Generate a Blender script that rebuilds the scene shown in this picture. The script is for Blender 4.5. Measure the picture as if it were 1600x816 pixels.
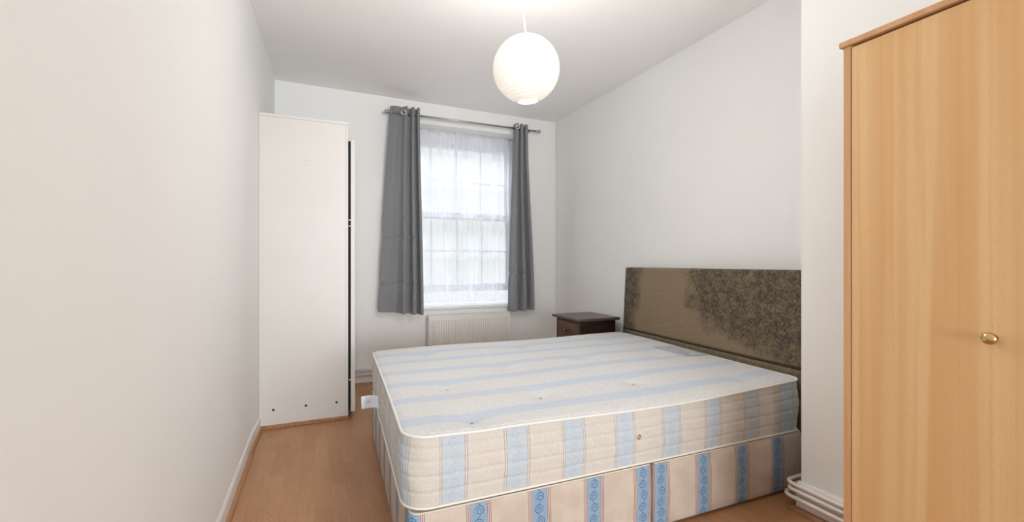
import bpy, bmesh, math, random
from mathutils import Vector, Matrix
for o in list(bpy.data.objects): bpy.data.objects.remove(o)
random.seed(7)
SC = bpy.context.scene; COL = SC.collection
PI = math.pi
# ------------------------------------------------------------ camera, light, exposure
H = 1.032                                    # eye height
cam = bpy.data.cameras.new('camera'); co = bpy.data.objects.new('camera', cam); COL.objects.link(co)
cam.sensor_width = 36; cam.lens = 700 / 1600 * 36; cam.shift_y = 3 / 1600; cam.clip_start = .02
co.location = (0, 0, H); co.rotation_euler = (PI/2, 0, -math.radians(23.7)); SC.camera = co
SC.view_settings.view_transform = 'Standard'; SC.view_settings.look = 'None'
SC.view_settings.gamma = 1; SC.view_settings.use_curve_mapping = False
SC.view_settings.exposure = 0.43
WORLD_STRENGTH = .76
w = bpy.data.worlds.new('World'); SC.world = w; w.use_nodes = True
bg = w.node_tree.nodes['Background']; bg.inputs[0].default_value = (.93, .965, 1, 1); bg.inputs[1].default_value = WORLD_STRENGTH
_t = w.node_tree; _c = _t.nodes.new('ShaderNodeTexCoord'); _n = _t.nodes.new('ShaderNodeTexNoise'); _n.inputs['Scale'].default_value = 9; _n.inputs['Detail'].default_value = 3
_r = _t.nodes.new('ShaderNodeValToRGB'); _r.color_ramp.elements[0].position = .42; _r.color_ramp.elements[1].position = .6
_r.color_ramp.elements[0].color = (.86, .93, .90, 1); _r.color_ramp.elements[1].color = (.96, .985, 1, 1)
_t.links.new(_c.outputs['Generated'], _n.inputs['Vector']); _t.links.new(_n.outputs[0], _r.inputs[0]); _t.links.new(_r.outputs[0], bg.inputs[0])
def area(name, loc, rot, sx, sy, power, col):
    l = bpy.data.lights.new(name, 'AREA'); l.shape = 'RECTANGLE'; l.size = sx; l.size_y = sy; l.energy = power; l.color = col
    o = bpy.data.objects.new(name, l); COL.objects.link(o); o.location = loc; o.rotation_euler = rot
    return o
# added fill panel at the open side of the room, well behind the camera
area('fill_light', (.75, -5.5, 1.0), (math.radians(92), 0, 0), 4.0, 2.0, 236, (.945, .975, 1))
# daylight that enters through the window
area('window_daylight', (1.3, 5.7, 4.1), (math.radians(-50), 0, 0), 3.0, 1.8, 165, (.86, .92, 1))
PAPER_GLOW = .27
LAMP_POWER = 94

# ------------------------------------------------------------ node helpers
class X:
    """a socket with arithmetic"""
    def __init__(s, nt, k): s.nt = nt; s.k = k
    def _m(s, op, *a, clamp=False):
        n = s.nt.nodes.new('ShaderNodeMath'); n.operation = op; n.use_clamp = clamp
        for i, q in enumerate((s,) + a):
            if isinstance(q, X): s.nt.links.new(q.k, n.inputs[i])
            else: n.inputs[i].default_value = q
        return X(s.nt, n.outputs[0])
    def __add__(s, o): return s._m('ADD', o)
    __radd__ = __add__
    def __sub__(s, o): return s._m('SUBTRACT', o)
    def __rsub__(s, o): return s._m('MULTIPLY', -1)._m('ADD', o)
    def __mul__(s, o): return s._m('MULTIPLY', o)
    __rmul__ = __mul__
    def __truediv__(s, o): return s._m('DIVIDE', o)
    def lt(s, o): return s._m('LESS_THAN', o)
    def gt(s, o): return s._m('GREATER_THAN', o)
    def abs(s): return s._m('ABSOLUTE')
    def fl(s): return s._m('FLOOR')
    def fr(s): return s._m('FRACT')
    def sin(s): return s._m('SINE')
    def sq(s): return s._m('SQRT')
    def pw(s, e): return s._m('POWER', e)
    def mn(s, o): return s._m('MINIMUM', o)
    def mx(s, o): return s._m('MAXIMUM', o)
    def at2(s, o): return s._m('ARCTAN2', o)
    def cl(s): return s._m('ADD', 0.0, clamp=True)
    def step(s, a, b):      # smoothstep a..b -> 0..1
        n = s.nt.nodes.new('ShaderNodeMapRange'); n.interpolation_type = 'SMOOTHSTEP'
        s.nt.links.new(s.k, n.inputs[0]); n.inputs[1].default_value = a; n.inputs[2].default_value = b
        return X(s.nt, n.outputs[0])
class Mat:
    def __init__(s, name, rough=.6, col=(.8, .8, .8), metal=0, spec=.5):
        s.m = bpy.data.materials.new(name); s.m.use_nodes = True; s.nt = s.m.node_tree
        s.b = s.nt.nodes['Principled BSDF']; s.out = s.nt.nodes['Material Output']
        s.b.inputs['Roughness'].default_value = rough; s.b.inputs['Metallic'].default_value = metal
        s.b.inputs['Base Color'].default_value = (*col, 1); s.b.inputs['Specular IOR Level'].default_value = spec
    def tc(s, kind='Object'):
        n = s.nt.nodes.new('ShaderNodeTexCoord'); q = s.nt.nodes.new('ShaderNodeSeparateXYZ')
        s.nt.links.new(n.outputs[kind], q.inputs[0]); return tuple(X(s.nt, q.outputs[i]) for i in range(3))
    def vec(s, x, y, z=0.0):
        n = s.nt.nodes.new('ShaderNodeCombineXYZ')
        for i, q in enumerate((x, y, z)):
            if isinstance(q, X): s.nt.links.new(q.k, n.inputs[i])
            else: n.inputs[i].default_value = q
        return n.outputs[0]
    def noise(s, v, scale=1, detail=3, rough=.5, dist=0):
        n = s.nt.nodes.new('ShaderNodeTexNoise'); s.nt.links.new(v, n.inputs['Vector'])
        n.inputs['Scale'].default_value = scale; n.inputs['Detail'].default_value = detail
        n.inputs['Roughness'].default_value = rough; n.inputs['Distortion'].default_value = dist
        return X(s.nt, n.outputs[0])
    def vor(s, v, scale=1, feature='DISTANCE_TO_EDGE'):
        n = s.nt.nodes.new('ShaderNodeTexVoronoi'); n.feature = feature; s.nt.links.new(v, n.inputs['Vector'])
        n.inputs['Scale'].default_value = scale; return X(s.nt, n.outputs[0])
    def white(s, v):
        n = s.nt.nodes.new('ShaderNodeTexWhiteNoise'); s.nt.links.new(v, n.inputs['Vector']); return X(s.nt, n.outputs[0])
    def mix(s, f, a, b):
        n = s.nt.nodes.new('ShaderNodeMix'); n.data_type = 'RGBA'
        if isinstance(f, X): s.nt.links.new(f.k, n.inputs[0])
        else: n.inputs[0].default_value = f
        for i, q in ((6, a), (7, b)):
            if isinstance(q, tuple): n.inputs[i].default_value = (*q, 1)
            else: s.nt.links.new(q, n.inputs[i])
        return n.outputs[2]
    def base(s, c): s.nt.links.new(c, s.b.inputs['Base Color'])
    def bump(s, h, strength=.3, dist=.002):
        n = s.nt.nodes.new('ShaderNodeBump'); n.inputs['Strength'].default_value = strength; n.inputs['Distance'].default_value = dist
        s.nt.links.new(h.k, n.inputs['Height']); s.nt.links.new(n.outputs[0], s.b.inputs['Normal'])
    def rough(s, x): s.nt.links.new(x.k, s.b.inputs['Roughness'])
def srgb(r, g, b):
    f = lambda c: (c/255/12.92) if c/255 <= .04045 else ((c/255+.055)/1.055)**2.4
    return (f(r), f(g), f(b))

# ------------------------------------------------------------ materials
def plaster(name, c, bumpiness=.25):
    m = Mat(name, .75, c, spec=.25); x, y, z = m.tc()
    v = m.vec(x, y, z)
    n = m.noise(v, 1.7, 4); m.base(m.mix(n.step(.3, .7), tuple(q*.985 for q in c), c))
    m.bump(m.noise(v, 9, 5, .6)*.8 + m.noise(v, 140, 2)*.2, bumpiness, .004); return m.m
WALL = plaster('wall paint', (.86, .855, .84))
CEIL = plaster('ceiling paint', (.95, .935, .925), .12)
def floor_mat():
    m = Mat('oak laminate', .38, spec=.4); x, y, z = m.tc()
    W = .066; i = (x/W).fl(); xl = (x/W).fr()*W - W/2
    off = m.white(m.vec(i, 3.3)); yy = y + off*1.7
    j = (yy/.42).fl(); r = m.white(m.vec(i, j, 1.0)); r2 = m.white(m.vec(i, j, 5.0)); r3 = m.white(m.vec(i, j, 9.0))
    warp = m.noise(m.vec(x*1.0, yy*.30, r*7), 14, 2, .5)
    c = (r2-.5)*.05
    f = ((xl-c)*(xl-c)+.00002).sq()*620.0 + yy*(r3.gt(.35)*2-1)*190.0 + warp*34.0
    arch = (f.sin()*.5+.5).pw(2.2)
    straight = (((xl*1500.0) + warp*14.0).sin()*.5+.5)
    g = (arch*r.gt(.66) + straight*(1-r.gt(.66))*.6)*(m.noise(m.vec(x*9, y*3), 1, 2).step(.3, .6)*.7+.3)
    fine = m.noise(m.vec(x*260, y*7, 0.0), 1, 3)
    blot = m.noise(m.vec(x*14, y*2.2, r*3), 1, 2)
    a = m.mix(r2, srgb(190, 143, 103), srgb(180, 132, 92))
    a = m.mix((g*.5).cl(), a, srgb(138, 94, 64))
    a = m.mix((fine.step(.45, .75)*.5).cl(), a, srgb(154, 107, 72))
    a = m.mix((blot.step(.45, .75)*.3).cl(), a, srgb(160, 113, 76))
    ex = (W/2 - xl.abs()).lt(.0006)*.35; ey = ((yy/.42).fr().lt(.003))*.45
    a = m.mix(ex.mx(ey), a, srgb(110, 72, 48))
    m.base(a); m.rough(fine*.15+.32); m.bump(g*.3+fine*.4, .1, .001); return m.m
FLOOR = floor_mat()
def wood(name, ca, cb, cc, sx, sy, rough=.45, dark_grain=.3, along='z'):
    m = Mat(name, rough, spec=.4); x, y, z = m.tc()
    if along == 'z': v = m.vec(x*sx, y*sx, z*sy)
    elif along == 'y': v = m.vec(x*sx, y*sy, z*sx)
    else: v = m.vec(x*sy, y*sx, z*sx)
    n = m.noise(v, 1, 3, .55, .3)
    v2 = m.vec(x*(sy*20 if along == 'x' else sx*22), y*(sy*20 if along == 'y' else sx*22), z*(sy*20 if along == 'z' else sx*22))
    f = m.noise(v2, 1, 2)
    a = m.mix(n.step(.38, .62), ca, cb); a = m.mix((f.step(.4, .75)*dark_grain).cl(), a, cc); m.base(a); m.bump(f, .06, .001); return m.m
BEECH = wood('beech veneer', srgb(228, 186, 134), srgb(214, 165, 108), srgb(203, 150, 96), 9, .35, .42, .4)
def beech():
    m = Mat('beech door veneer', .4, spec=.4); x, y, z = m.tc()
    band = m.noise(m.vec(0.0, y*13, z*.25), 1, 2, .5, .2); band2 = m.noise(m.vec(0.0, y*60, z*1.2), 1, 3)
    fleck = m.noise(m.vec(x*900, y*900, z*110), 1, 2)
    a = m.mix(band.step(.38, .64), srgb(228, 190, 140), srgb(219, 172, 118))
    a = m.mix((band2.step(.45, .75)*.45).cl(), a, srgb(211, 158, 100))
    a = m.mix((fleck.step(.5, .7)*.22).cl(), a, srgb(190, 138, 88))
    streak = ((y-.530).abs()).step(.009, .002)*.55*((y.gt(.53)*.5)+.5)
    a = m.mix(streak.cl(), a, srgb(206, 142, 78))
    m.base(a); return m.m
BEECH_DOOR = beech()
BEECH_EDGE = wood('beech edging', srgb(213, 166, 122), srgb(205, 156, 112), srgb(190, 140, 98), 30, 2, .5, .3)
BEADING = wood('floor beading', srgb(178, 130, 92), srgb(158, 110, 76), srgb(128, 84, 56), 40, 3, .45, .4, 'y')
DARKWOOD = wood('dark stained pine', srgb(56, 34, 26), srgb(36, 21, 16), srgb(18, 10, 8), 40, 2.5, .35, .6, 'x')
DARKWOOD_TOP = wood('dark stained pine top', srgb(92, 76, 70), srgb(78, 63, 58), srgb(54, 42, 38), 40, 3, .3, .5, 'y')
DRAWER = wood('brown stained pine', srgb(100, 68, 46), srgb(84, 56, 38), srgb(56, 36, 24), 30, 3, .38, .5, 'y')
def gloss():
    m = Mat('white gloss paint', .42, (.80, .765, .73), spec=.5); x, y, z = m.tc()
    n = m.noise(m.vec(x*55, y*55, z*9), 1, 4, .6); m.bump(n, .10, .002); m.base(m.mix(m.noise(m.vec(x, y, z), 3, 3).step(.3, .7), (.68, .655, .63), (.70, .675, .65))); return m.m
GLOSS = gloss()
SKIRT = Mat('skirting gloss', .35, (.80, .775, .75)).m
WHITE_FRAME = Mat('window paint', .4, (.86, .87, .9)).m
BLACK = Mat('black gap', .8, (.004, .004, .004)).m
RAD = Mat('radiator enamel', .35, (.80, .77, .73)).m
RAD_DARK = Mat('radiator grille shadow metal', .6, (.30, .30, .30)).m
PIPE = Mat('painted pipe', .35, (.82, .78, .74)).m
NICKEL = Mat('brushed nickel', .32, (.42, .41, .40), metal=1).m
NICKEL_RING = Mat('polished ring', .25, (.75, .75, .76), metal=1).m
BRASS = Mat('antique brass', .22, (.62, .44, .20), metal=1).m
BRONZE = Mat('dark bronze', .35, (.12, .07, .045), metal=.7).m
STEEL = Mat('steel hinge', .3, (.75, .74, .73), metal=1).m
def spiral(m, s, v, h, R, pitch, lw, cxo):
    """alternating curls along v; returns 0..1 line mask"""
    n = (v/h).fl(); side = (n*.5).fr().gt(.25)*2-1
    dy = ((v/h).fr()-.5)*h; dx = (s*side) - cxo
    r = (dx*dx + dy*dy).sq(); a = dy.at2(dx)/(2*PI)
    q = ((r/pitch) - a).fr(); ln = ((q-.5).abs()*pitch).lt(lw)*r.lt(R)*r.gt(pitch*.35)
    wave = ((s - ((v*(PI/h)).sin()*(-R*.95))).abs()).lt(lw)
    return ln.mx(wave*r.gt(R*.92))
def divan_mat():
    m = Mat('divan damask', .7, spec=.25); u, v, _ = m.tc('UV')
    u2 = u + (v*31.0).sin()*.0012 + (m.noise(m.vec(u*2, v*5), 1, 1)-.5)*.012
    P = .218; s = ((u2/P).fr()-.5)*P; d = s.abs()
    cream = m.mix(m.noise(m.vec(u, v), 9, 2).step(.4, .6), srgb(205, 191, 178), srgb(196, 181, 167))
    big_s = ((u2/P+.5).fr()-.5)*P
    curl = spiral(m, big_s, v+.03, .105, .046, .018, .0012, .006)
    cream = m.mix((curl*.5).cl(), cream, srgb(196, 180, 166))
    blue = m.mix(m.noise(m.vec(u, v), 260, 2).step(.4, .6), srgb(150, 172, 192), srgb(130, 157, 183))
    sc = spiral(m, s, v, .042, .0175, .0088, .0016, .003)
    blue = m.mix((sc*.85).cl(), blue, srgb(44, 104, 152))
    a = m.mix(d.lt(.0265), cream, blue)
    chk = ((d-.0365).abs().lt(.0055))
    a = m.mix((chk*((v*190).fr().lt(.45)*.25+.2)).cl(), a, srgb(206, 158, 156))
    l1 = (d-.0290).abs().lt(.0009).mx((d-.0350).abs().lt(.0008)).mx((d-.0415).abs().lt(.0008))
    a = m.mix((l1*.9).cl(), a, srgb(46, 48, 92)); m.base(a)
    m.bump(m.noise(m.vec(u, v), 10, 3)+sc*.05, .25, .006); return m.m
DIVAN = divan_mat()
CREAM = Mat('divan cream ticking', .8, srgb(225, 214, 200)).m
def matt_side():
    m = Mat('mattress border damask', .7, spec=.25); u, v, _ = m.tc('UV')
    u2 = u + (m.noise(m.vec(u*3, v*6), 1, 1)-.5)*.008
    P = .2197; s = ((u2/P - .4/P + .5).fr()-.5)*P; d = s.abs()
    fine = m.noise(m.vec(u*60, v*500), 1, 2)
    cream = m.mix(fine.step(.35, .65), srgb(214, 209, 202), srgb(204, 198, 190))
    weave = (((u*46).fr().lt(.06)))*m.noise(m.vec(u*20, v*30), 1, 1).step(.5, .6)
    cream = m.mix((weave*.3).cl(), cream, srgb(244, 240, 232))
    curl = spiral(m, ((u2/P - .4/P).fr()-.5)*P, v+.02, .10, .042, .018, .0012, .006)
    cream = m.mix((curl*.25).cl(), cream, srgb(205, 195, 182))
    blue = m.mix(fine.step(.35, .65), srgb(196, 206, 214), srgb(184, 196, 205))
    sc = spiral(m, s, v, .046, .018, .0095, .0012, .003)
    blue = m.mix((sc*.4).cl(), blue, srgb(150, 164, 186))
    a = m.mix(d.lt(.0345), cream, blue)
    l = (d-.0375).abs().lt(.0007).mx((d-.0455).abs().lt(.0007))
    a = m.mix((l*.8).cl(), a, srgb(66, 84, 124))
    blot = m.noise(m.vec(u*2.3, v*5), 1, 3).step(.5, .8)*.3
    a = m.mix(blot.cl(), a, srgb(214, 190, 160))
    m.base(a); m.bump(m.noise(m.vec(u*12, v*60), 1, 3)*.7 + fine*.3, .35, .003); return m.m
MSIDE = matt_side()
def matt_top():
    m = Mat('mattress top damask', .72, spec=.25); u, v, _ = m.tc('UV')
    v2 = v + (m.noise(m.vec(u, v), 4, 2)-.5)*.03
    P = .2245; d = (((v2-1.5)/P+.5).fr()-.5).abs()*P
    sp = m.noise(m.vec(u, v), 190, 2); d2 = d + (sp-.5)*.012
    cream = m.mix(m.noise(m.vec(u, v), 60, 3).step(.4, .62), srgb(217, 216, 216), srgb(210, 209, 210))
    blue = m.mix(sp.step(.4, .6), srgb(201, 208, 218), srgb(190, 200, 213))
    a = m.mix(d2.step(.040, .031), cream, blue)
    st = m.noise(m.vec(u*1.3+4, v*1.6), 1, 3).step(.55, .8)*.25
    a = m.mix(st.cl(), a, srgb(226, 215, 204)); m.base(a)
    m.bump(m.noise(m.vec(u, v), 16, 3)*.6 + sp*.15, .3, .006); return m.m
MTOP = matt_top()
PIPING = Mat('cream piping tape', .6, srgb(238, 234, 226)).m
def headboard_mat():
    m = Mat('worn bronze velour', .55, spec=.4); u, v, _ = m.tc('UV')   # u 0 far .. 1.47 near, v height
    nz = m.noise(m.vec(u, v), 6, 4, .65)
    wx = m.noise(m.vec(u, v), 40, 2, .5); wy = m.noise(m.vec(u+7, v+3), 40, 2, .5)
    def ridge(vec, sc, wd): return ((m.noise(vec, sc, 2, .5, .6)-.5).abs()).step(wd, wd*.15)
    va = ridge(m.vec(u+wx*.02, v+wy*.02), 31, .032); vb = ridge(m.vec(u+5, v*1.1+wx*.02), 50, .028)
    vc = ridge(m.vec(u*.9+9, v+wy*.03), 17, .022)
    veins = va.mx(vb*.8).mx(vc)
    jag = (nz-.5)*.55
    left = (u + jag*.35 + (.48-v)*.18).step(.27, .17)
    right = (u - .66 + (v-.5)*.22 + jag*.8).step(-.08, .10)
    low = (v - .13 + (u-1.0)*.26 + jag*.5).step(-.05, .07)
    dark = left.mx(right*low).mx(v.lt(.029)*.55)
    patch = m.noise(m.vec(u+2, v), 15, 4, .65).step(.34, .56)
    tan = m.mix(m.noise(m.vec(u*3, v), 60, 4).step(.35, .65), srgb(140, 121, 94), srgb(122, 103, 79))
    dk = m.mix(patch, srgb(96, 83, 66), srgb(50, 45, 41))
    deep = m.mix((veins*.65).cl(), dk, srgb(138, 117, 84))
    a = m.mix((dark*.97).cl(), tan, deep); m.base(a)
    m.rough(dark*.12+.45); m.bump(veins*.5 + m.noise(m.vec(u, v), 300, 2)*.4, .25, .0012); return m.m
HEADB = headboard_mat()
SEAM = Mat('dark seam cord', .6, srgb(52, 38, 24)).m
def curtain_mat():
    m = Mat('grey woven curtain', .7, spec=.3); u, v, _ = m.tc('UV')
    n = m.noise(m.vec(u*700, v*60), 1, 2); n2 = m.noise(m.vec(u*60, v*700), 1, 2)
    a = m.mix((n*.5+n2*.5).step(.35, .65), (.178, .178, .190), (.285, .284, .296)); m.base(a)
    m.b.inputs['Sheen Weight'].default_value = .25
    w_ = m.noise(m.vec(u, v), 14, 4); m.bump(w_*.8+m.noise(m.vec(u*30, v*7), 1, 3)*.5+n*.12, .75, .014); return m.m
CURT = curtain_mat()
def lace_mat():
    m = Mat('white voile', .8, (.9, .9, .93)); nt = m.nt; u, v, _ = m.tc('UV')
    tr = nt.nodes.new('ShaderNodeBsdfTransparent'); tl = nt.nodes.new('ShaderNodeBsdfTranslucent'); df = nt.nodes.new('ShaderNodeBsdfDiffuse')
    tl.inputs[0].default_value = (.90, .90, .96, 1); df.inputs[0].default_value = (.88, .88, .93, 1)
    a = nt.nodes.new('ShaderNodeMixShader'); a.inputs[0].default_value = .45; nt.links.new(tl.outputs[0], a.inputs[1]); nt.links.new(df.outputs[0], a.inputs[2])
    b = nt.nodes.new('ShaderNodeMixShader')
    bend = m.noise(m.vec(u*1.2, v*1.1), 1, 1)
    f1 = m.noise(m.vec(u*13 + bend*2.2, v*.35), 1, 2).step(.50, .60)       # broad doubled folds
    f2 = m.noise(m.vec(u*42 + bend*3, v*.5), 1, 2).step(.45, .65)          # fine pleats
    hem = v.lt(.055)
    op = (f1*.30 + f2*.09 + .33 + hem*.15).cl()
    nt.links.new(op.k, b.inputs[0]); nt.links.new(tr.outputs[0], b.inputs[1]); nt.links.new(a.outputs[0], b.inputs[2])
    nt.links.new(b.outputs[0], m.out.inputs[0]); return m.m
LACE = lace_mat()
def glass_mat():
    m = Mat('window glass', .02); nt = m.nt
    tr = nt.nodes.new('ShaderNodeBsdfTransparent'); gl = nt.nodes.new('ShaderNodeBsdfGlossy'); gl.inputs['Roughness'].default_value = .02
    b = nt.nodes.new('ShaderNodeMixShader'); b.inputs[0].default_value = .05
    nt.links.new(tr.outputs[0], b.inputs[1]); nt.links.new(gl.outputs[0], b.inputs[2]); nt.links.new(b.outputs[0], m.out.inputs[0]); return m.m
GLASS = glass_mat()
def paper_mat():
    m = Mat('lit rice paper', .8, (.9, .88, .84)); x, y, z = m.tc()
    m.b.inputs['Emission Color'].default_value = (1, .915, .80, 1); m.b.inputs['Emission Strength'].default_value = PAPER_GLOW
    m.bump(m.noise(m.vec(x*20, y*20, z*20), 1, 3), .2, .002); return m.m
PAPER = paper_mat()
RIB = Mat('lantern wire', .6, (.86, .80, .72)).m
m_ = Mat('lit bulb', .4, (1, 1, 1)); m_.b.inputs['Emission Color'].default_value = (1, .93, .82, 1); m_.b.inputs['Emission Strength'].default_value = 3; BULB = m_.m
CORD = Mat('white flex', .5, (.82, .79, .72)).m
LABEL = None
def tag_mat():
    m = Mat('printed care label', .6, spec=.3); u, v, _ = m.tc('UV')
    lines = ((v*9).fr().lt(.45))*m.noise(m.vec(u*40, v*9), 1, 1).step(.45, .5)*((u-.5).abs().lt(.38))*((v-.5).abs().lt(.34))
    a = m.mix((lines*.55).cl(), srgb(236, 238, 245), srgb(150, 178, 220))
    logo = (((u-.62)*(u-.62)*1.2 + (v-.5)*(v-.5)).sq()).lt(.10)
    a = m.mix((logo*.6).cl(), a, srgb(214, 150, 140)); m.base(a); return m.m
TAG = tag_mat()
def toplabel_mat():
    m = Mat('faded woven label', .6, spec=.3); u, v, _ = m.tc('UV')
    n = m.noise(m.vec(u*6, v*9), 1, 3).step(.45, .6)
    a = m.mix((n*.7).cl(), srgb(190, 194, 203), srgb(168, 169, 176))
    bar = ((v-.3).abs().lt(.05))*((u-.72).abs().lt(.13)); a = m.mix((bar*.8).cl(), a, srgb(96, 84, 78)); m.base(a); return m.m
TOPLAB = toplabel_mat()

# ------------------------------------------------------------ mesh helpers
def obj(name, bm, mat, parent=None, smooth=False, **props):
    me = bpy.data.meshes.new(name); bmesh.ops.recalc_face_normals(bm, faces=bm.faces); bm.to_mesh(me); bm.free()
    for mm in (mat if isinstance(mat, (list, tuple)) else [mat]): me.materials.append(mm)
    if smooth:
        for p in me.polygons: p.use_smooth = True
    o = bpy.data.objects.new(name, me); COL.objects.link(o)
    if parent: o.parent = parent; o.matrix_parent_inverse = Matrix.Identity(4); 
    for k, v in props.items(): o[k] = v
    return o
def thing(name, label, cat, loc=(0, 0, 0), group=None):
    o = bpy.data.objects.new(name, None); COL.objects.link(o); o.location = loc; o['label'] = label; o['category'] = cat
    o.empty_display_size = .1
    if group: o['group'] = group
    return o
def child(name, bm, mat, par, smooth=False, **props):
    """bm given in world coordinates; parent chain may carry locations"""
    off = Vector((0, 0, 0)); p = par
    while p: off += p.location; p = p.parent
    # give the part its own origin at its centre
    vs = [v.co.copy() for v in bm.verts]; c = sum(vs, Vector())/len(vs)
    if props.pop('keep', False): c = off.copy()
    bmesh.ops.translate(bm, vec=-c, verts=bm.verts)
    o = obj(name, bm, mat, par, smooth, **props); o.location = c - off; return o
def box(bm, x0, x1, y0, y1, z0, z1, bev=0, seg=2):
    r = bmesh.ops.create_cube(bm, size=1)['verts']
    for v in r: v.co = Vector(((x0+x1)/2 + v.co.x*(x1-x0), (y0+y1)/2 + v.co.y*(y1-y0), (z0+z1)/2 + v.co.z*(z1-z0)))
    if bev:
        es = list({e for v in r for e in v.link_edges}); bmesh.ops.bevel(bm, geom=es, offset=bev, segments=seg, affect='EDGES', profile=.5)
    return bm
def B(*a, **k): return box(bmesh.new(), *a, **k)
def tube(bm, pts, r, n=10, cap=True, closed=False):
    pts = [Vector(p) for p in pts]; rings = []; N = len(pts); up = None
    for i, p in enumerate(pts):
        if closed: t = (pts[(i+1) % N] - pts[i-1]).normalized()
        else: t = (pts[min(i+1, N-1)] - pts[max(i-1, 0)]).normalized()
        if up is None:
            up = Vector((0, 0, 1)) if abs(t.z) < .9 else Vector((1, 0, 0))
        a = t.cross(up).normalized(); b = a.cross(t).normalized(); up = b
        rr = r(i/(N-1)) if callable(r) else r
        rings.append([bm.verts.new(p + (a*math.cos(2*PI*k/n) + b*math.sin(2*PI*k/n))*rr) for k in range(n)])
    for i in range(N if closed else N-1):
        A, C = rings[i], rings[(i+1) % N]
        for k in range(n): bm.faces.new((A[k], A[(k+1) % n], C[(k+1) % n], C[k]))
    if cap and not closed: bm.faces.new(rings[0]); bm.faces.new(rings[-1][::-1])
    return bm
def lathe(bm, prof, origin, axis='z', n=24):
    """prof: list of (r, h)"""
    rings = []
    for r, h in prof:
        ring = []
        for k in range(n):
            a = 2*PI*k/n; c, s = math.cos(a)*max(r, 1e-5), math.sin(a)*max(r, 1e-5)
            p = {'z': (c, s, h), 'x': (h, c, s), 'y': (c, h, s)}[axis]
            ring.append(bm.verts.new(Vector(origin) + Vector(p)))
        rings.append(ring)
    for A, C in zip(rings, rings[1:]):
        for k in range(n): bm.faces.new((A[k], A[(k+1) % n], C[(k+1) % n], C[k]))
    bm.faces.new(rings[0]); bm.faces.new(rings[-1][::-1]); return bm
def prism(bm, poly, z0, z1):
    a = [bm.verts.new((x, y, z0)) for x, y in poly]; b = [bm.verts.new((x, y, z1)) for x, y in poly]
    n = len(poly); bm.faces.new(a[::-1]); bm.faces.new(b)
    for i in range(n): bm.faces.new((a[i], a[(i+1) % n], b[(i+1) % n], b[i]))
    return bm
def struct(name, bm, m, smooth=False): return obj(name, bm, m, None, smooth, kind='structure')
def grid(fn, nu, nv, uvfn=None):
    bm = bmesh.new(); V = [[bm.verts.new(fn(i/nu, j/nv)) for i in range(nu+1)] for j in range(nv+1)]
    uvl = bm.loops.layers.uv.new('UVMap')
    for j in range(nv):
        for i in range(nu):
            f = bm.faces.new((V[j][i], V[j][i+1], V[j+1][i+1], V[j+1][i]))
            for l, (a, b) in zip(f.loops, ((i, j), (i+1, j), (i+1, j+1), (i, j+1))):
                l[uvl].uv = uvfn(a/nu, b/nv) if uvfn else (a/nu, b/nv)
    return bm

# ------------------------------------------------------------ room shell
YB = -1.7                                     # open side behind the camera
struct('floor', B(-.6, 2.6, YB, 4.4, -.1, 0), FLOOR)
HL, HR = H+1.453, H+1.426                     # the ceiling drops a little to the right at the back
bm = bmesh.new()
def cz(x, y): return HL - .027*max(0, min(1, (x+.3)/2.54))
cv = [[bm.verts.new((x, y, cz(x, y)+dz)) for x, y in ((-.6, YB), (2.6, YB), (2.6, 4.4), (-.6, 4.4))] for dz in (0, .1)]
bm.faces.new(cv[0]); bm.faces.new(cv[1][::-1])
for i in range(4): bm.faces.new((cv[0][i], cv[0][(i+1) % 4], cv[1][(i+1) % 4], cv[1][i]))
struct('ceiling', bm, CEIL)
# left wall: bulges gently into the room towards its far end
lw = [(YB, -.335), (2.0, -.333), (2.9, -.331), (3.05, -.324), (3.16, -.319), (3.35, -.315), (3.5, -.307), (3.65, -.300), (3.8, -.297), (4.0, -.295), (4.3, -.295)]
struct('wall_left', prism(bmesh.new(), [(x, y) for y, x in lw] + [(-.5, 4.3), (-.5, YB)], 0, HL+.02), WALL)
# right wall with the chimney breast that steps into the room
rw = [(2.236, 4.3), (2.236, 4.0), (2.262, 2.0), (2.262, 1.222), (1.85, 1.222), (1.85, YB), (2.6, YB), (2.6, 4.3)]
struct('wall_right', prism(bmesh.new(), rw, 0, HL+.02), WALL)
# back wall with the window opening and its deep reveal
WX0, WX1, WZ0, WZ1, WD = .70, 1.86, H-.405, H+1.252, .30
bm = bmesh.new(); Y0, Y1 = 4.0, 4.0+WD
box(bm, -.5, WX0, Y0, Y1, 0, HL+.02); box(bm, WX1, 2.6, Y0, Y1, 0, HL+.02)
box(bm, WX0, WX1, Y0, Y1, 0, WZ0); box(bm, WX0, WX1, Y0, Y1, WZ1, HL+.02)
struct('wall_back', bm, WALL)
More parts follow.
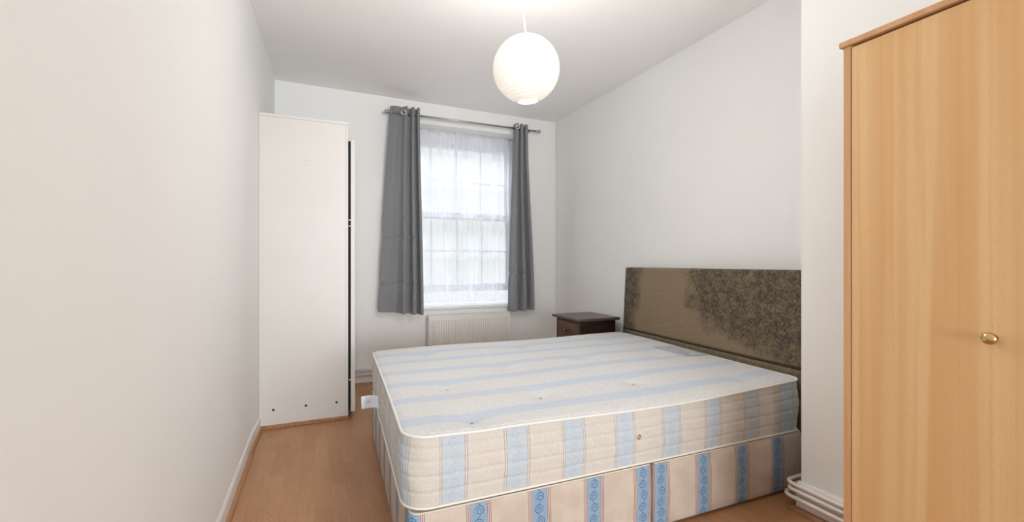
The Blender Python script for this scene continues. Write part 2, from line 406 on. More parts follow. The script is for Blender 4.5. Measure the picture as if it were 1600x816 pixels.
# skirting and beading
def skirting(name, pts, h, t, side, mat=SKIRT):
    """pts polyline on the wall face, side = unit normals into the room"""
    bm = bmesh.new(); rings = []
    for (x, y), (nx, ny) in zip(pts, side):
        rings.append([bm.verts.new((x+nx*a, y+ny*a, z)) for a, z in ((0, 0), (t, 0), (t, h-.012), (t*.55, h-.003), (t*.3, h), (0, h))])
    for A, C in zip(rings, rings[1:]):
        for k in range(6): bm.faces.new((A[k], A[(k+1) % 6], C[(k+1) % 6], C[k]))
    bm.faces.new(rings[0]); bm.faces.new(rings[-1][::-1]); return struct(name, bm, mat)
def bead(name, pts, side, r=.018, a=0.0):
    bm = bmesh.new(); rings = []
    prof = [(0, 0)] + [(r*math.cos(q), r*math.sin(q)) for q in [i*PI/10 for i in range(6)]]
    for (x, y), (nx, ny) in zip(pts, side):
        rings.append([bm.verts.new((x+nx*(a+p), y+ny*(a+p), z)) for p, z in prof])
    n = len(prof)
    for A, C in zip(rings, rings[1:]):
        for k in range(n): bm.faces.new((A[k], A[(k+1) % n], C[(k+1) % n], C[k]))
    bm.faces.new(rings[0]); bm.faces.new(rings[-1][::-1]); return struct(name, bm, BEADING)
LP = [(-.334, YB), (-.333, 1.5), (-.333, 2.35), (-.331, 2.6), (-.331, 2.9), (-.319, 3.148)]
skirting('baseboard_left', LP, .082, .010, [(1, 0)]*6)
bead('trim_1', LP, [(1, 0)]*6, a=.010)
skirting('baseboard_back', [(-.29, 4.0), (2.23, 4.0)], .147, .016, [(0, -1)]*2)
bead('trim_2', [(.25, 4.0), (2.20, 4.0)], [(0, -1)]*2, a=.016)
skirting('baseboard_right', [(2.262, 1.222), (1.85, 1.222), (1.85, YB)], .125, .013, [(0, 1), (-1, 1), (-1, 0)])
bead('trim_3', [(2.262, 1.222), (1.85, 1.222), (1.85, YB)], [(0, 1), (-1, 1), (-1, 0)], a=.013, r=.02)

# ------------------------------------------------------------ window
win = bpy.data.objects.new('window_1', None); COL.objects.link(win); win.location = (1.28, 4.22, WZ0); win['kind'] = 'structure'
FY = 4.215
gz0, gzm, gz1 = H-.205, H+.455, H+1.112       # glass bottom, meeting rail, glass top
gx0, gx1 = .757, 1.775
bm = bmesh.new()
box(bm, WX0, gx0-.03, FY-.02, FY+.075, WZ0, WZ1, .002); box(bm, gx1+.03, WX1, FY-.02, FY+.075, WZ0, WZ1, .002)
box(bm, gx0-.0295, gx1+.0295, FY-.02, FY+.075, gz1+.046, WZ1, .002)
child('window_frame', bm, WHITE_FRAME, win)
def sash(name, z0, z1, y, botr, topr):
    bm = bmesh.new()
    box(bm, gx0-.029, gx0, y, y+.035, z0-botr, z1+topr, .002); box(bm, gx1, gx1+.029, y, y+.035, z0-botr, z1+topr, .002)
    box(bm, gx0+.0002, gx1-.0002, y, y+.035, z0-botr, z0, .002); box(bm, gx0+.0002, gx1-.0002, y, y+.035, z1, z1+topr, .002)
    s = child(name, bm, WHITE_FRAME, win)
    for i in range(1, 4):
        x = gx0 + (gx1-gx0)*i/4; child('glazing_bar', B(x-.009, x+.009, y+.006, y+.03, z0, z1), WHITE_FRAME, s)
    zm = (z0+z1)/2; child('glazing_bar', B(gx0, gx1, y+.004, y+.028, zm-.008, zm+.008), WHITE_FRAME, s)
    child('window_pane', B(gx0, gx1, y+.016, y+.019, z0, z1), GLASS, s)
sash('lower_sash', gz0, gzm-.02, FY-.01, .075, .05)
sash('upper_sash', gzm+.02, gz1, FY+.03, .05, .045)
child('window_sill', B(WX0+.002, WX1-.002, 3.975, FY+.07, WZ0-.014, WZ0+.012, .004), WHITE_FRAME, win)
child('sash_catch', lathe(bmesh.new(), [(.012, 0), (.014, .004), (.010, .012), (.004, .018), (.001, .02)], (1.27, FY-.005, gzm+.02)), NICKEL, win, True)

# ------------------------------------------------------------ net curtain
def lace_pt(u, v):
    x = .712 + 1.140*u; z = H-.383 + (1.633)*v
    fold = math.sin(u*95+math.sin(u*13)*3+v*1.2)*.009 + math.sin(u*31+v*2+math.sin(v*3)*.8)*.009
    return (x, 4.155+fold*(1.1-.4*v), z)
lace = obj('net_curtain', grid(lace_pt, 260, 24), LACE, None, True, label='sheer white net curtain hanging inside the window recess', category='net curtain')
wire = obj('curtain_wire', tube(bmesh.new(), [(WX0-.0, 4.155, H+1.243), (WX1, 4.155, H+1.243)], .003, 8), PIPE, None, True, label='thin white wire holding the net curtain at the top of the window recess', category='curtain wire')

# ------------------------------------------------------------ curtain rod
RY, RZ = 3.905, H+1.285
rod = thing('curtain_rod', 'thin grey metal curtain rod with ball finials above the window', 'curtain rod', (1.28, RY, RZ))
child('pole', tube(bmesh.new(), [(.600, RY, RZ), (1.955, RY, RZ)], .0085, 14), NICKEL, rod, True)
for sx, x0 in ((-1, .600), (1, 1.955)):
    pr = [(.010, 0), (.012, .004), (.012, .012), (.007, .014), (.007, .022), (.010, .024), (.010, .028)]
    cr = .019; pr += [(cr*math.sin(a), .028+cr-cr*math.cos(a)) for a in [PI*q/12 for q in range(3, 13)]]
    child('finial', lathe(bmesh.new(), [(r, h*sx) for r, h in pr], (x0, RY, RZ), 'x', 18), NICKEL, rod, True)
for x in (.668, 1.90):
    bm = tube(bmesh.new(), [(x, 4.0, RZ-.012), (x, RY, RZ-.012)], .006, 10)
    lathe(bm, [(.022, 0), (.022, -.006), (.01, -.01)], (x, 4.0, RZ-.012), 'y', 18)
    tube(bm, [(x, RY+.013*math.cos(a), RZ+.013*math.sin(a)) for a in [PI+i*PI/8 for i in range(9)]], .004, 8)
    child('bracket', bm, NICKEL, rod, True)

# ------------------------------------------------------------ curtains
def smooth(t): t = max(0, min(1, t)); return t*t*(3-2*t)
def curtain(name, label, topx, botx, ztop, zbl, zbr, prof, creases):
    def f(u, v):                                # v 0 bottom .. 1 top
        k = (1-v)
        e = k**.8
        x0 = topx[0]+(botx[0]-topx[0])*e; x1 = topx[1]+(botx[1]-topx[1])*smooth(k)
        zb = zbl+(zbr-zbl)*u; z = zb+(ztop-zb)*v
        y, dx = prof(u, v)
        for c, a in creases:
            q = z-(c+.01*math.sin(u*17)); y += -a*math.exp(-(q/.006)**2)*math.sin(u*9+1)
            x0 += .5*a*math.exp(-(q/.03)**2)
        return (x0+(x1-x0)*u+dx, RY+y, z)
    bm = grid(f, 170, 330, lambda a, b: (a*.9, b*1.75))
    # cloth thickness
    root = thing(name, label, 'curtain', (sum(topx)/2, RY, ztop), 'grey curtains on the rod')
    c = child('curtain_cloth', bm, CURT, root, True)
    md = c.modifiers.new('thick', 'SOLIDIFY'); md.thickness = .0025
    return root
def profL(u, v):
    amp = .030+.026*smooth(1-v)
    p = u**1.9*3.1
    y = -math.cos(p*2*PI+.3)*amp*(.35+.65*smooth((u-.25)/.4)) + .012*math.sin(u*7+v*4)*(1-v)
    dx = math.sin(p*4*PI)*.006*smooth((u-.4)/.3)
    return y + .03*smooth((.3-u)/.3)*v, dx
cl = curtain('curtain', 'grey curtain hanging at the left side of the window', (.588, .826), (.487, .858), H+1.345, H-.412, H-.452, profL,
             [(H+.217, .012), (H-.175, .012), (H+.62, .004)])
def profR(u, v):
    amp = .024+.022*smooth(1-v)
    y = math.cos((u*2.9)*2*PI + .5*math.sin(v*3))*amp + .010*math.sin(u*9+v*5)*(1-v)
    return y, math.sin(u*2.9*4*PI)*.005 + .014*smooth((v-.75)/.2)*math.exp(-((u)/.2)**2)*0
cr_ = curtain('curtain', 'narrower grey curtain hanging at the right side of the window', (1.742, 1.882), (1.690, 1.962), H+1.330, H-.462, H-.452, profR,
              [(H-.105, .012), (H+.50, .005)])
def eyelet(par, c, n, r=.021):
    n = Vector(n).normalized(); a = n.cross(Vector((0, 0, 1))).normalized(); b = n.cross(a)
    bm = tube(bmesh.new(), [Vector(c)+(a*math.cos(q)+b*math.sin(q))*r for q in [2*PI*i/24 for i in range(24)]], .004, 8, closed=True)
    child('eyelet', bm, NICKEL_RING, par, True, label='polished metal ring')
eyelet(cl, (.690, RY-.026, RZ+.002), (.15, -1, 0)); eyelet(cr_, (1.757, RY-.040, RZ+.004), (-.55, -1, 0), .018)

# ------------------------------------------------------------ radiator
RX0, RX1, RT, RB_ = .912, 1.690, H-.470, .13
rad = thing('radiator', 'white ribbed panel radiator on the wall below the window', 'radiator', ((RX0+RX1)/2, 3.94, RB_))
N = 36; pts = []
bm = bmesh.new(); FYR = 3.900
# fluted front panel
cols = []
x = RX0+.015; pw = (RX1-RX0-.03)/N
for i in range(N):
    a = x+i*pw
    cols += [(a, 0), (a+pw*.50, 0), (a+pw*.62, .008), (a+pw*.88, .008)]
cols += [(x+N*pw, 0)]
rows = [(RT-.004, 0, 0), (RT-.042, 0, 0), (RT-.056, 0, 1), (RB_+.05, 0, 1), (RB_+.036, 0, 0), (RB_, 0, 0)]
V = [[bm.verts.new((cx, FYR+d*k, z)) for cx, d in cols] for z, _, k in rows]
for j in range(len(rows)-1):
    for i in range(len(cols)-1): bm.faces.new((V[j][i], V[j][i+1], V[j+1][i+1], V[j+1][i]))
box(bm, RX0+.002, RX1-.002, FYR+.013, FYR+.018, RB_, RT-.006); box(bm, RX0+.002, RX0+.016, FYR, FYR+.014, RB_, RT-.004); box(bm, RX1-.016, RX1-.002, FYR, FYR+.014, RB_, RT-.004)
child('front_panel', bm, RAD, rad)
child('back_panel', B(RX0+.01, RX1-.01, 3.955, 3.965, RB_, RT-.012), RAD, rad)
for a, b in ((RX0-.001, RX0+.005), (RX1-.005, RX1+.001)):
    bm = B(a, b, FYR-.002, 3.972, RB_+.01, RT+.001, .001)
    child('side_cover', bm, RAD, rad)
bm = bmesh.new(); box(bm, RX0, RX1, FYR-.002, FYR+.010, RT-.003, RT+.002, .001); box(bm, RX0, RX1, 3.962, 3.972, RT-.003, RT+.002, .001)
ns = 60
for i in range(ns):
    a = RX0+.006+(RX1-RX0-.012)*i/ns; box(bm, a, a+.006, FYR+.010, 3.962, RT-.003, RT+.001)
g = child('top_grille', bm, RAD, rad)
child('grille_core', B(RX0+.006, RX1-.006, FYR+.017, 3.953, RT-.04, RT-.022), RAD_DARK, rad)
bm = tube(bmesh.new(), [(RX0-.004, 3.935, RT-.03), (RX0+.004, 3.935, RT-.03)], .011, 14)
child('bleed_valve', bm, BRASS, rad, True)
for xx in (RX0+.12, RX1-.12): child('wall_bracket', B(xx, xx+.03, 3.965, 4.0, RB_+.05, RT-.05), RAD, rad)

# ------------------------------------------------------------ heating pipes
def pipe(label, pts, r=.0078):
    return obj('heating_pipe', tube(bmesh.new(), pts, r, 14), PIPE, None, True, label=label, category='pipe')
for z, lab in ((.127, 'upper white heating pipe running along the skirting of the window wall'), (.088, 'lower white heating pipe running along the skirting of the window wall')):
    pipe(lab, [(.1, 3.958, z), (2.1, 3.958, z)])
def corner(z, x, y, r, far=2.24):
    pts = [(far, y, z)] + [(x+r-r*math.sin(a), y-r+r*math.cos(a), z) for a in [PI/2*i/8 for i in range(9)]] + [(x, -.1, z)]
    return pts
pipe('topmost of the three white heating pipes bending around the chimney breast', corner(.116, 1.815, 1.268, .035))
pipe('middle of the three white heating pipes bending around the chimney breast', corner(.094, 1.812, 1.262, .035))
pipe('lowest of the three white heating pipes bending around the chimney breast', corner(.064, 1.810, 1.275, .035))

# ------------------------------------------------------------ pendant lantern
LC = Vector((.869, 1.82, H+.871)); LR = .149
lamp = thing('pendant_lamp', 'lit round white paper lantern hanging from the ceiling', 'ceiling lamp', tuple(LC))
nr = 19
prof = []
for i in range(nr*6+1):
    a = .30 + (PI-.60)*i/(nr*6)
    b = .0010*abs(math.sin(PI*i/6))
    prof.append(((LR+b)*math.sin(a), -(LR+b)*math.cos(a)*.985))
bm = bmesh.new(); rings = []
for r, h in prof: rings.append([bm.verts.new(Vector((r*math.cos(2*PI*k/48), r*math.sin(2*PI*k/48), h))) for k in range(48)])
for A, C in zip(rings, rings[1:]):
    for k in range(48): bm.faces.new((A[k], A[(k+1) % 48], C[(k+1) % 48], C[k]))
sh = obj('paper_shade', bm, PAPER, lamp, True)
sh.rotation_euler = (math.radians(3), math.radians(-5), 0)
bm = bmesh.new()
for i in range(nr+1):
    a = .30 + (PI-.60)*i/nr; r = (LR+.0004)*math.sin(a); h = -(LR+.0004)*math.cos(a)*.985
    tube(bm, [(r*math.cos(q), r*math.sin(q), h) for q in [2*PI*k/48 for k in range(48)]], .0007 if 0 < i < nr else .0014, 5, closed=True)
ribs = obj('wire_rib', bm, RIB, sh, True)
bm = bmesh.new()
tube(bm, [(-.044, 0, .142), (-.03, 0, .130), (-.018, 0, .105), (.018, 0, .105), (.03, 0, .130), (.044, 0, .142)], .0015, 6)
obj('spreader', bm, RIB, sh, True)
bm = lathe(bmesh.new(), [(.004, .145), (.016, .140), (.019, .10), (.021, .07), (.017, .065)], (0, 0, 0), 'z', 16)
obj('bulb_holder', bm, CORD, lamp, True)
obj('bulb', lathe(bmesh.new(), [(.012, .065), (.014, .05), (.028, .02), (.030, 0), (.024, -.02), (.010, -.032), (.001, -.034)], (0, 0, 0), 'z', 16), BULB, lamp, True)
ct = HL-.015-LC.z-.006
obj('cord', tube(bmesh.new(), [(0, 0, .142), (-.006, .0, .18), (-.010, 0, .25), (-.008, 0, ct)], .0028, 8), CORD, lamp, True)
obj('ceiling_rose', lathe(bmesh.new(), [(.012, ct-.03), (.032, ct-.02), (.038, ct)], (-.008, 0, 0), 'z', 20), CORD, lamp, True)

pl = bpy.data.lights.new('lantern_light', 'POINT'); pl.energy = LAMP_POWER; pl.color = (.99, .985, .945); pl.shadow_soft_size = LR+.012
po = bpy.data.objects.new('lantern_light', pl); COL.objects.link(po); po.parent = lamp
# ------------------------------------------------------------ white wardrobe (left)
wx0, wx1, wy0, wy1, wh = -.312, .198, 3.15, 3.93, 1.955
ww = thing('wardrobe', 'white gloss-painted wardrobe in the back left corner, side panel facing the room', 'wardrobe', ((wx0+wx1)/2, (wy0+wy1)/2, 0))
bm = bmesh.new()
prism(bm, [(-.318, wy0), (wx1, wy0), (wx1, wy0+.018), (-.318, wy0+.018)], .022, wh-.012)
child('side_panel', bm, GLOSS, ww)
child('side_panel', B(-.295, wx1, wy1-.018, wy1, 0, wh-.012), GLOSS, ww)
child('back_panel', B(-.291, -.281, wy0+.02, wy1-.02, .02, wh-.014), GLOSS, ww)
child('top_board', prism(bmesh.new(), [(-.3175, wy0-.006), (wx1+.002, wy0-.006), (wx1+.002, wy1), (-.294, wy1)], wh-.012, wh+.004), GLOSS, ww)
child('front_edge', B(wx1-.016, wx1+.001, wy0-.003, wy0+.02, .022, wh-.013, .002), GLOSS, ww)
child('base_beading', B(-.312, wx1+.004, wy0-.012, wy0+.004, 0, .024, .004), BEADING, ww, label='brown wood beading along the foot of the panel')
child('floor_panel', B(-.28, wx1-.02, wy0+.02, wy1-.02, .04, .058), GLOSS, ww)
child('clothes_rail', tube(bmesh.new(), [(-.05, wy0+.018, 1.78), (-.05, wy1-.018, 1.78)], .012, 12), STEEL, ww, True)
dr = child('door', B(.2155, .2440, 3.165, 3.90, .040, H+.825, .004), GLOSS, ww)
child('gap_shade', B(.2005, .2155, 3.180, 3.89, .045, H+.815), BLACK, dr, label='black strip standing in for the shade in the door gap')  # black box puts the shade of the open door gap into colour
for z in (H+.285, H+.245): child('hinge', B(.203, .222, 3.161, 3.1660, z-.0035, z+.0035, .001), GLOSS, dr)
child('hinge', B(.203, .222, 3.161, 3.166, .250, .257, .001), GLOSS, dr)
for x, z in ((-.239, H-.916), (-.055, H-.912), (.127, H-.914)):
    child('screw_hole', lathe(bmesh.new(), [(.0075, 0), (.0075, -.0008), (.005, -.001)], (x, wy0, z), 'y', 16), BLACK, ww, label='small black screw hole')
bm = bmesh.new()
for dx, dz in ((-.018, .012), (.0, -.012), (.016, .012), (-.008, .014)):
    lathe(bm, [(.004, 0), (.003, -.001)], (-.048+dx, wy0, H+.64+dz), 'y', 10)
child('filled_hook_marks', bm, Mat('old filler', .6, (.62, .56, .50)).m, ww)

# ------------------------------------------------------------ beech wardrobe (right)
bx, by1, by0, bh = 1.42, .813, .045, H+.630
bw = thing('wardrobe', 'tall beech-effect wardrobe with a brass knob against the right wall', 'wardrobe', (1.62, .43, 0))
child('side_panel', B(bx, 1.79, by1-.018, by1, 0, bh), BEECH_EDGE, bw)
child('side_panel', B(bx, 1.79, by0, by0+.018, 0, bh), BEECH_EDGE, bw)
child('back_panel', B(1.782, 1.790, by0+.018, by1-.018, .05, bh), BEECH_EDGE, bw)
child('cornice', B(bx-.008, 1.79, by0-.010, by1+.009, bh, bh+.017, .003), BEECH_EDGE, bw)
child('plinth', B(bx+.02, bx+.036, by0+.018, by1-.018, 0, .07), BEECH, bw)
child('shelf', B(bx+.03, 1.78, by0+.018, by1-.018, .07, .086), BEECH, bw)
ymid = (by0+by1)/2
for (a, b), ky in (((ymid+.0015, by1-.0200), ymid+.067), ((by0+.0200, ymid-.0015), ymid-.067)):
    d = child('door', B(bx+.002, bx+.018, a, b, .075, bh-.006, .0012), BEECH_DOOR, bw)
    d_knob = lathe(bmesh.new(), [(.0085, .002), (.0075, -.003), (.0055, -.006), (.0055, -.010), (.0115, -.0135), (.0140, -.018), (.0132, -.0225), (.0085, -.0265), (.001, -.028)], (bx, ky, H-.172), 'x', 24)
    child('knob', d_knob, BRASS, d, True, label='round brass knob')

# ------------------------------------------------------------ bedside cabinet
cx0, cx1, cy0, cy1, ct_ = 1.845, 2.165, 2.905, 3.275, H-.447
bc = thing('bedside_cabinet', 'dark brown wooden bedside cabinet with one drawer beside the bed', 'bedside cabinet', ((cx0+cx1)/2, (cy0+cy1)/2, 0))
bm = bmesh.new(); box(bm, cx0, cx1, cy0, cy0+.018, .0, ct_, .001); box(bm, cx0, cx1, cy1-.018, cy1, 0, ct_, .001); box(bm, cx1-.012, cx1, cy0+.018, cy1-.018, 0, ct_)
box(bm, cx0+.01, cx1-.012, cy0+.018, cy1-.018, .05, .066); box(bm, cx0+.003, cx0+.021, cy0+.018, cy1-.018, ct_-.020, ct_); box(bm, cx0+.003, cx0+.021, cy0+.018, cy1-.018, ct_-.185, ct_-.165)
box(bm, cx0+.003, cx0+.021, cy0+.018, cy0+.036, 0, ct_-.02); box(bm, cx0+.003, cx0+.021, cy1-.036, cy1-.018, 0, ct_-.02)
child('body', bm, DARKWOOD, bc)
child('top', B(cx0-.030, cx1+.025, cy0-.028, cy1+.028, ct_, ct_+.022, .006, 3), DARKWOOD_TOP, bc, label='greyer dark brown top')  # top is lighter and greyer than the body
d = child('drawer', B(cx0-.004, cx0+.3, cy0+.024, cy1-.024, ct_-.160, ct_-.022, .004), DRAWER, bc)
child('knob', lathe(bmesh.new(), [(.010, 0), (.009, -.003), (.006, -.006), (.006, -.016), (.013, -.021), (.014, -.027), (.009, -.033), (.001, -.035)], (cx0-.004, (cy0+cy1)/2, ct_-.085), 'x', 20), BRONZE, d, True)
d = child('door', B(cx0-.002, cx0+.014, cy0+.038, cy1-.038, .07, ct_-.19, .004), DRAWER, bc)
child('knob', lathe(bmesh.new(), [(.016, 0), (.006, -.008), (.006, -.016), (.014, -.024), (.009, -.033), (.001, -.035)], (cx0-.002, cy0+.08, .26), 'x', 20), BRONZE, d, True)

# ------------------------------------------------------------ bed
def rounded(corners, rad, ds=.012):
    """closed outline of a quad with rounded corners, list of (Vector2, arclength)"""
    out = []; n = len(corners)
    for i in range(n):
        P = Vector(corners[i]); A = Vector(corners[i-1]); C = Vector(corners[(i+1) % n]); r = rad[i] if isinstance(rad, (list, tuple)) else rad
        a = P+(A-P).normalized()*r; c = P+(C-P).normalized()*r
        m = 12
        for k in range(m+1):
            t = k/m; 
            cc = .5523; p1 = a+(P-a)*cc; p2 = c+(P-c)*cc
            out.append(a*(1-t)**3 + p1*3*t*(1-t)**2 + p2*3*t*t*(1-t) + c*t**3)
        Pn = Vector(corners[(i+1) % n]); rn = rad[(i+1) % n] if isinstance(rad, (list, tuple)) else rad
        e = Pn+(P-Pn).normalized()*rn; L = (e-c).length; q = max(2, int(L/ds))
        for k in range(1, q): out.append(c+(e-c)*k/q)
    return out
def arclen(out):
    s = [0]
    for a, b in zip(out, out[1:]): s.append(s[-1]+(b-a).length)
    return s
def normals(out):
    n = len(out); res = []
    for i in range(n):
        t = (out[(i+1) % n]-out[i-1]).normalized(); res.append(Vector((t.y, -t.x)))
    return res
# --- divan halves
def divan(label, corners, rad, zt, phase):
    root = thing('divan_base', label, 'divan base', (sum(c[0] for c in corners)/4, sum(c[1] for c in corners)/4, 0), 'two halves of the divan base')
    out = rounded(corners, rad); s = arclen(out); nn = normals(out); n = len(out)
    k0 = min(range(n), key=lambda i: (out[i]-(Vector(corners[0])+Vector(corners[1]))/2).length); u0 = out[k0].x - s[k0]
    bm = bmesh.new(); uvl = bm.loops.layers.uv.new('UVMap')
    prof = [(-.004, .012)] + [(.002*math.sin(PI*i/10)+.0, .02+(zt-.03)*i/10) for i in range(11)] + [(-.003, zt-.004), (-.008, zt)]
    R = [[bm.verts.new((p.x+q.x*o, p.y+q.y*o, z)) for p, q in zip(out, nn)] for o, z in prof]
    tot = s[-1]+(out[0]-out[-1]).length
    for j in range(len(prof)-1):
        for i in range(n):
            i2 = (i+1) % n
            f = bm.faces.new((R[j][i], R[j][i2], R[j+1][i2], R[j+1][i])); ua, ub = s[i], (s[i2] if i2 else tot)
            for l, (a, b) in zip(f.loops, ((ua, prof[j][1]), (ub, prof[j][1]), (ub, prof[j+1][1]), (ua, prof[j+1][1]))): l[uvl].uv = (a+u0-phase+.109, b)
    bm.faces.new(R[0])
    child('side_cover', bm, DIVAN, root, True)
    bm = bmesh.new(); poly = [(p.x-q.x*.008, p.y-q.y*.008) for p, q in zip(out, nn)]
    prism(bm, poly, zt-.006, zt+.0005); child('top_panel', bm, CREAM, root, label='plain cream top panel')
    pts = [(p.x-q.x*.006, p.y-q.y*.006, zt) for p, q in zip(out, nn)]
    child('piping', tube(bmesh.new(), pts, .003, 6, closed=True), CREAM, root, True)
    # glides
    for c in corners:
        m = Vector(corners[0])+(Vector(corners[2])-Vector(corners[0]))*.5; p = Vector(c)+(m-Vector(c)).normalized()*.12
        child('castor', lathe(bmesh.new(), [(.02, 0), (.022, .004), (.018, .014)], (p.x, p.y, 0), 'z', 14), BLACK, root, True)
    return root
DZ = .258
divan('foot half of the striped divan base under the mattress, nearer the white wardrobe', [(.262, 1.372), (1.187, 1.358), (1.187, 2.80), (.312, 2.80)], [.035, .02, .02, .035], DZ, .485)
divan('head half of the striped divan base under the mattress, next to the headboard', [(1.194, 1.358), (2.055, 1.345), (2.145, 2.80), (1.194, 2.80)], [.012, .03, .03, .02], DZ, 1.443)

# --- mattress
MC = [(.250, 1.380), (2.050, 1.350), (2.146, 2.822), (.318, 2.822)]
out = rounded(MC, [.085, .06, .06, .07]); s = arclen(out); nn = normals(out); n = len(out); tot = s[-1]+(out[0]-out[-1]).length
k0 = min(range(n), key=lambda i: (out[i]-(Vector(MC[0])+Vector(MC[1]))/2).length); u0 = out[k0].x - s[k0]
TUFTS = [(.574, 2.562), (.882, 2.114), (.519, 1.985), (.843, 1.630), (.496, 1.475), (1.356, 2.134), (1.321, 1.640), (1.816, 1.492), (1.902, 2.542), (1.20, 2.58), (1.80, 2.03)]
TUFTS[2] = (.519, 1.880)
def ztop(x, y):
    tn = max(0, (x-.25)/1.81)
    near = math.exp(-max(0, y-1.36)/.22)
    z = .5015 - .020*math.sin(PI*min(1, tn))*near + .004*math.sin(x*5+1)*math.sin(y*4)
    z += .006*(1-near)*math.sin(PI*min(1, max(0, (y-1.36)/1.46)))
    for a, b in TUFTS:
        d = math.hypot(x-a, y-b); z -= .013*math.exp(-(d/.030)**2) + .010*math.exp(-(d/.085)**2)
    # pulled creases joining the tufts
    return z
ZB = .264
mt = thing('mattress', 'bare cream mattress with pale blue stripes and tufted top on the divan', 'mattress', (1.2, 2.1, ZB))
bm = bmesh.new(); uvl = bm.loops.layers.uv.new('UVMap'); rings = []
cen = Vector((1.2, 2.09)); NR = 64
for k in range(NR+1):
    r = (k/NR)**.8; row = []
    for p, q in zip(out, nn):
        pp = p - q*.002; xy = cen+(pp-cen)*r; z = ztop(xy.x, xy.y)
        edge = (1-r)*1.0; z -= .007*math.exp(-edge/.008)
        row.append(bm.verts.new((xy.x, xy.y, z)) if k else None)
    rings.append(row)
c0 = bm.verts.new((cen.x, cen.y, ztop(*cen)))
for i in range(n): bm.faces.new((c0, rings[1][i], rings[1][(i+1) % n]))
for A, C in zip(rings[1:], rings[2:]):
    for i in range(n): bm.faces.new((A[i], A[(i+1) % n], C[(i+1) % n], C[i]))
for f in bm.faces:
    for l in f.loops: l[uvl].uv = (l.vert.co.x, l.vert.co.y)
child('top_panel', bm, MTOP, mt, True)
bm = bmesh.new(); uvl = bm.loops.layers.uv.new('UVMap'); M = 44; rings = []
GROOVES = [.22, .45, .66, .84]
for j in range(M+1):
    t = j/M; row = []
    for i, (p, q) in enumerate(zip(out, nn)):
        wob = .02*math.sin(s[i]*7)+.012*math.sin(s[i]*17+2)
        b = .010*math.sin(PI*t)
        for g in GROOVES: b -= .0036*math.exp(-((t-g-wob*.4)/.020)**2)
        b += .0015*math.sin(s[i]*60+t*9)*math.sin(PI*t)
        zt = ztop(p.x, p.y)-.008; row.append(bm.verts.new((p.x+q.x*b, p.y+q.y*b, ZB+.004+(zt-ZB-.004)*t)))
    rings.append(row)
for j in range(M):
    for i in range(n):
        i2 = (i+1) % n; f = bm.faces.new((rings[j][i], rings[j][i2], rings[j+1][i2], rings[j+1][i])); ua, ub = s[i], (s[i2] if i2 else tot)
        for l, (a, b) in zip(f.loops, ((ua, j), (ub, j), (ub, j+1), (ua, j+1))): l[uvl].uv = (a+u0-.035*smooth((.37-a-u0)/.10)+.035*smooth((a+u0-tot+1.2-.5)/.1)*0, .235*b/M)
bm.faces.new(rings[0])
child('border', bm, MSIDE, mt, True)
for nm, zf, rr in (('top_piping', lambda p: ztop(p.x, p.y)-.007, .0042), ('bottom_piping', lambda p: ZB+.005, .0042)):
    child(nm, tube(bmesh.new(), [(p.x+q.x*.002, p.y+q.y*.002, zf(p)) for p, q in zip(out, nn)], rr, 8, closed=True), PIPING, mt, True)
TUFTM = Mat('tuft thread', .7, srgb(186, 172, 160)).m
for a, b in TUFTS:
    z = ztop(a, b); bm = lathe(bmesh.new(), [(.006, -.002), (.0072, .001), (.006, .004), (.002, .005)], (a, b, z), 'z', 12)
    child('tuft', bm, TUFTM, mt, True)
# vent eyelet in the near border
VX = 1.118; VY = 1.380+(1.350-1.380)*(VX-.25)/1.81 - .0125; VZ = H-.657
bm = tube(bmesh.new(), [(VX+.007*math.cos(q), VY, VZ+.007*math.sin(q)) for q in [2*PI*i/20 for i in range(20)]], .0022, 8, closed=True)
child('vent_eyelet', bm, BRASS, mt, True, label='small brass ventilation eyelet')
child('vent_mesh', lathe(bmesh.new(), [(.006, .001), (.005, -.001)], (VX, VY, VZ), 'y', 14), Mat('vent gauze', .6, srgb(170, 150, 126)).m, mt)
# care label at the foot end
def lab(u, v): 
    return (.262-.105*u, 2.285-.01*u+.0*v, .352 + .048*(v-.5) - .012*u + .004*math.sin(u*6) - .0)
bm = grid(lambda u, v: (.292-.090*u, 2.26+.015*math.sin(u*4)+.02*v, .348+.056*(v-.5)+.012*u), 12, 6)
l_ = child('care_label', bm, TAG, mt, True, label='white printed fabric label'); l_.modifiers.new('t', 'SOLIDIFY').thickness = .0008
# woven label on the top near the headboard
def tl(u, v):
    x = 1.935+.135*v; y = 2.21-.29*u-.02*v; return (x, y, ztop(x, y)+.003+.002*math.sin(u*9))
l_ = child('woven_label', grid(tl, 30, 8), TOPLAB, mt, True, label='faded grey woven label'); l_.modifiers.new('t', 'SOLIDIFY').thickness = .0012

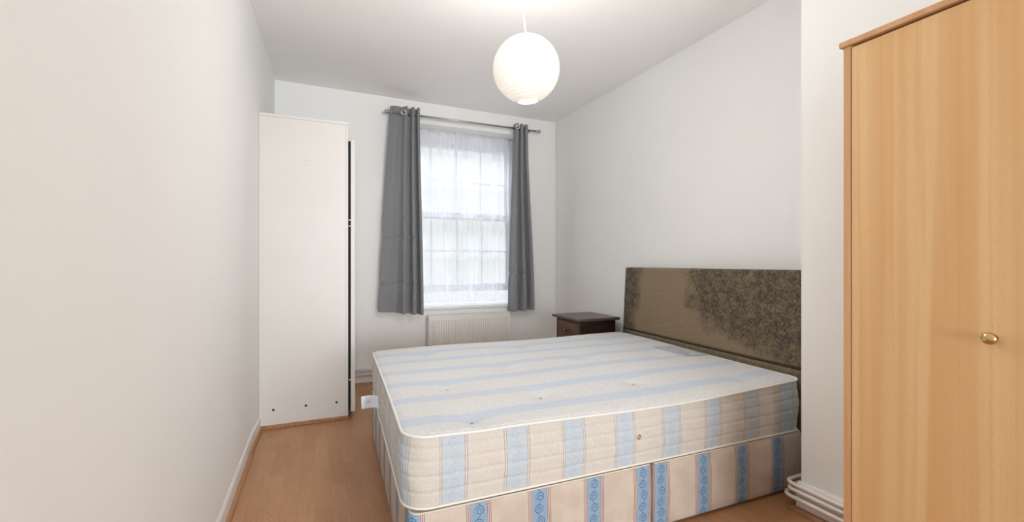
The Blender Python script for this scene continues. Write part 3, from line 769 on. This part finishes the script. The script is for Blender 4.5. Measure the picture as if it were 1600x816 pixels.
# --- headboard : leans back against the wall, its near end pulled a little into the room
hb = thing('headboard', 'worn brown and black velour headboard standing behind the mattress', 'headboard', (2.16, 2.09, .1))
FA, FN = Vector((2.176, 2.835)), Vector((2.082, 1.375))      # far / near ends of the front face, at mattress level
wid = (FN-FA).length; dirv = (FN-FA)/wid; nrm = Vector((-dirv.y, dirv.x))
if nrm.x > 0: nrm = -nrm                                       # towards the room
def hp(u, z, d):
    lean = max(0, z-.5)/.5*.026; p = FA+dirv*u - nrm*lean + nrm*d; 
    return (p.x, p.y, z)
def pad(name, z0, z1, th, r, mat, par, bulge=.006):
    bm = bmesh.new(); uvl = bm.loops.layers.uv.new('UVMap')
    nu, nz = 80, 30; V = []
    def shape(a, b):
        eu = min(a, 1-a)*wid; ez = min(b, 1-b)*(z1-z0); e = min(eu, ez)
        k = 1 if e >= r else math.sqrt(max(0, 1-(1-e/r)**2))
        return (k-1)*r*.9 + bulge*math.sin(PI*a)**.4*math.sin(PI*b)**.5
    us = [0, .002, .005, .009] + [.012+(1-.024)*i/(nu) for i in range(nu+1)] + [.991, .995, .998, 1]
    zs = [0, .006, .014, .025] + [.04+(1-.08)*i/nz for i in range(nz+1)] + [.975, .986, .994, 1]
    F = [[bm.verts.new(hp(a*wid, z0+(z1-z0)*b, shape(a, b))) for a in us] for b in zs]
    Bk = [[bm.verts.new(hp(a*wid, z0+(z1-z0)*b, -th)) for a in us] for b in zs]
    A, Z = len(us), len(zs)
    def q(vs, ab):
        f = bm.faces.new(vs)
        for l, (a, b) in zip(f.loops, ab): l[uvl].uv = (us[a]*wid, (z0+(z1-z0)*zs[b]-.5))
    for j in range(Z-1):
        for i in range(A-1):
            ab = ((i, j), (i+1, j), (i+1, j+1), (i, j+1)); q([F[b][a] for a, b in ab], ab); q([Bk[b][a] for a, b in ab][::-1], ab[::-1])
    for j in range(Z-1):
        for i in (0, A-1): q([F[j][i], F[j+1][i], Bk[j+1][i], Bk[j][i]], ((i, j), (i, j+1), (i, j+1), (i, j)))
    for i in range(A-1):
        for j in (0, Z-1): q([F[j][i], F[j][i+1], Bk[j][i+1], Bk[j][i]], ((i, j), (i+1, j), (i+1, j), (i, j)))
    return child(name, bm, mat, par, True)
HT = H-.035; SEAMZ = .530
pad('padded_panel', SEAMZ, HT, .040, .018, HEADB, hb)
pad('lower_panel', .22, SEAMZ-.003, .034, .014, HEADB, hb, .004)
child('seam', tube(bmesh.new(), [hp(wid*i/20, SEAMZ-.001, -.006) for i in range(21)], .004, 8), SEAM, hb, True)
child('top_piping', tube(bmesh.new(), [hp(wid*(.004+.992*i/20), HT-.003, -.018) for i in range(21)], .004, 8), HEADB, hb, True)
for u in (.28, 1.15):
    a = hp(u, .25, -.036); b = hp(u, .02, -.036); c = b[:2]
    bm = bmesh.new(); box(bm, a[0]-.012, a[0]+.012, a[1]-.03, a[1]+.03, 0, .5, .002); child('strut', bm, DARKWOOD, hb)
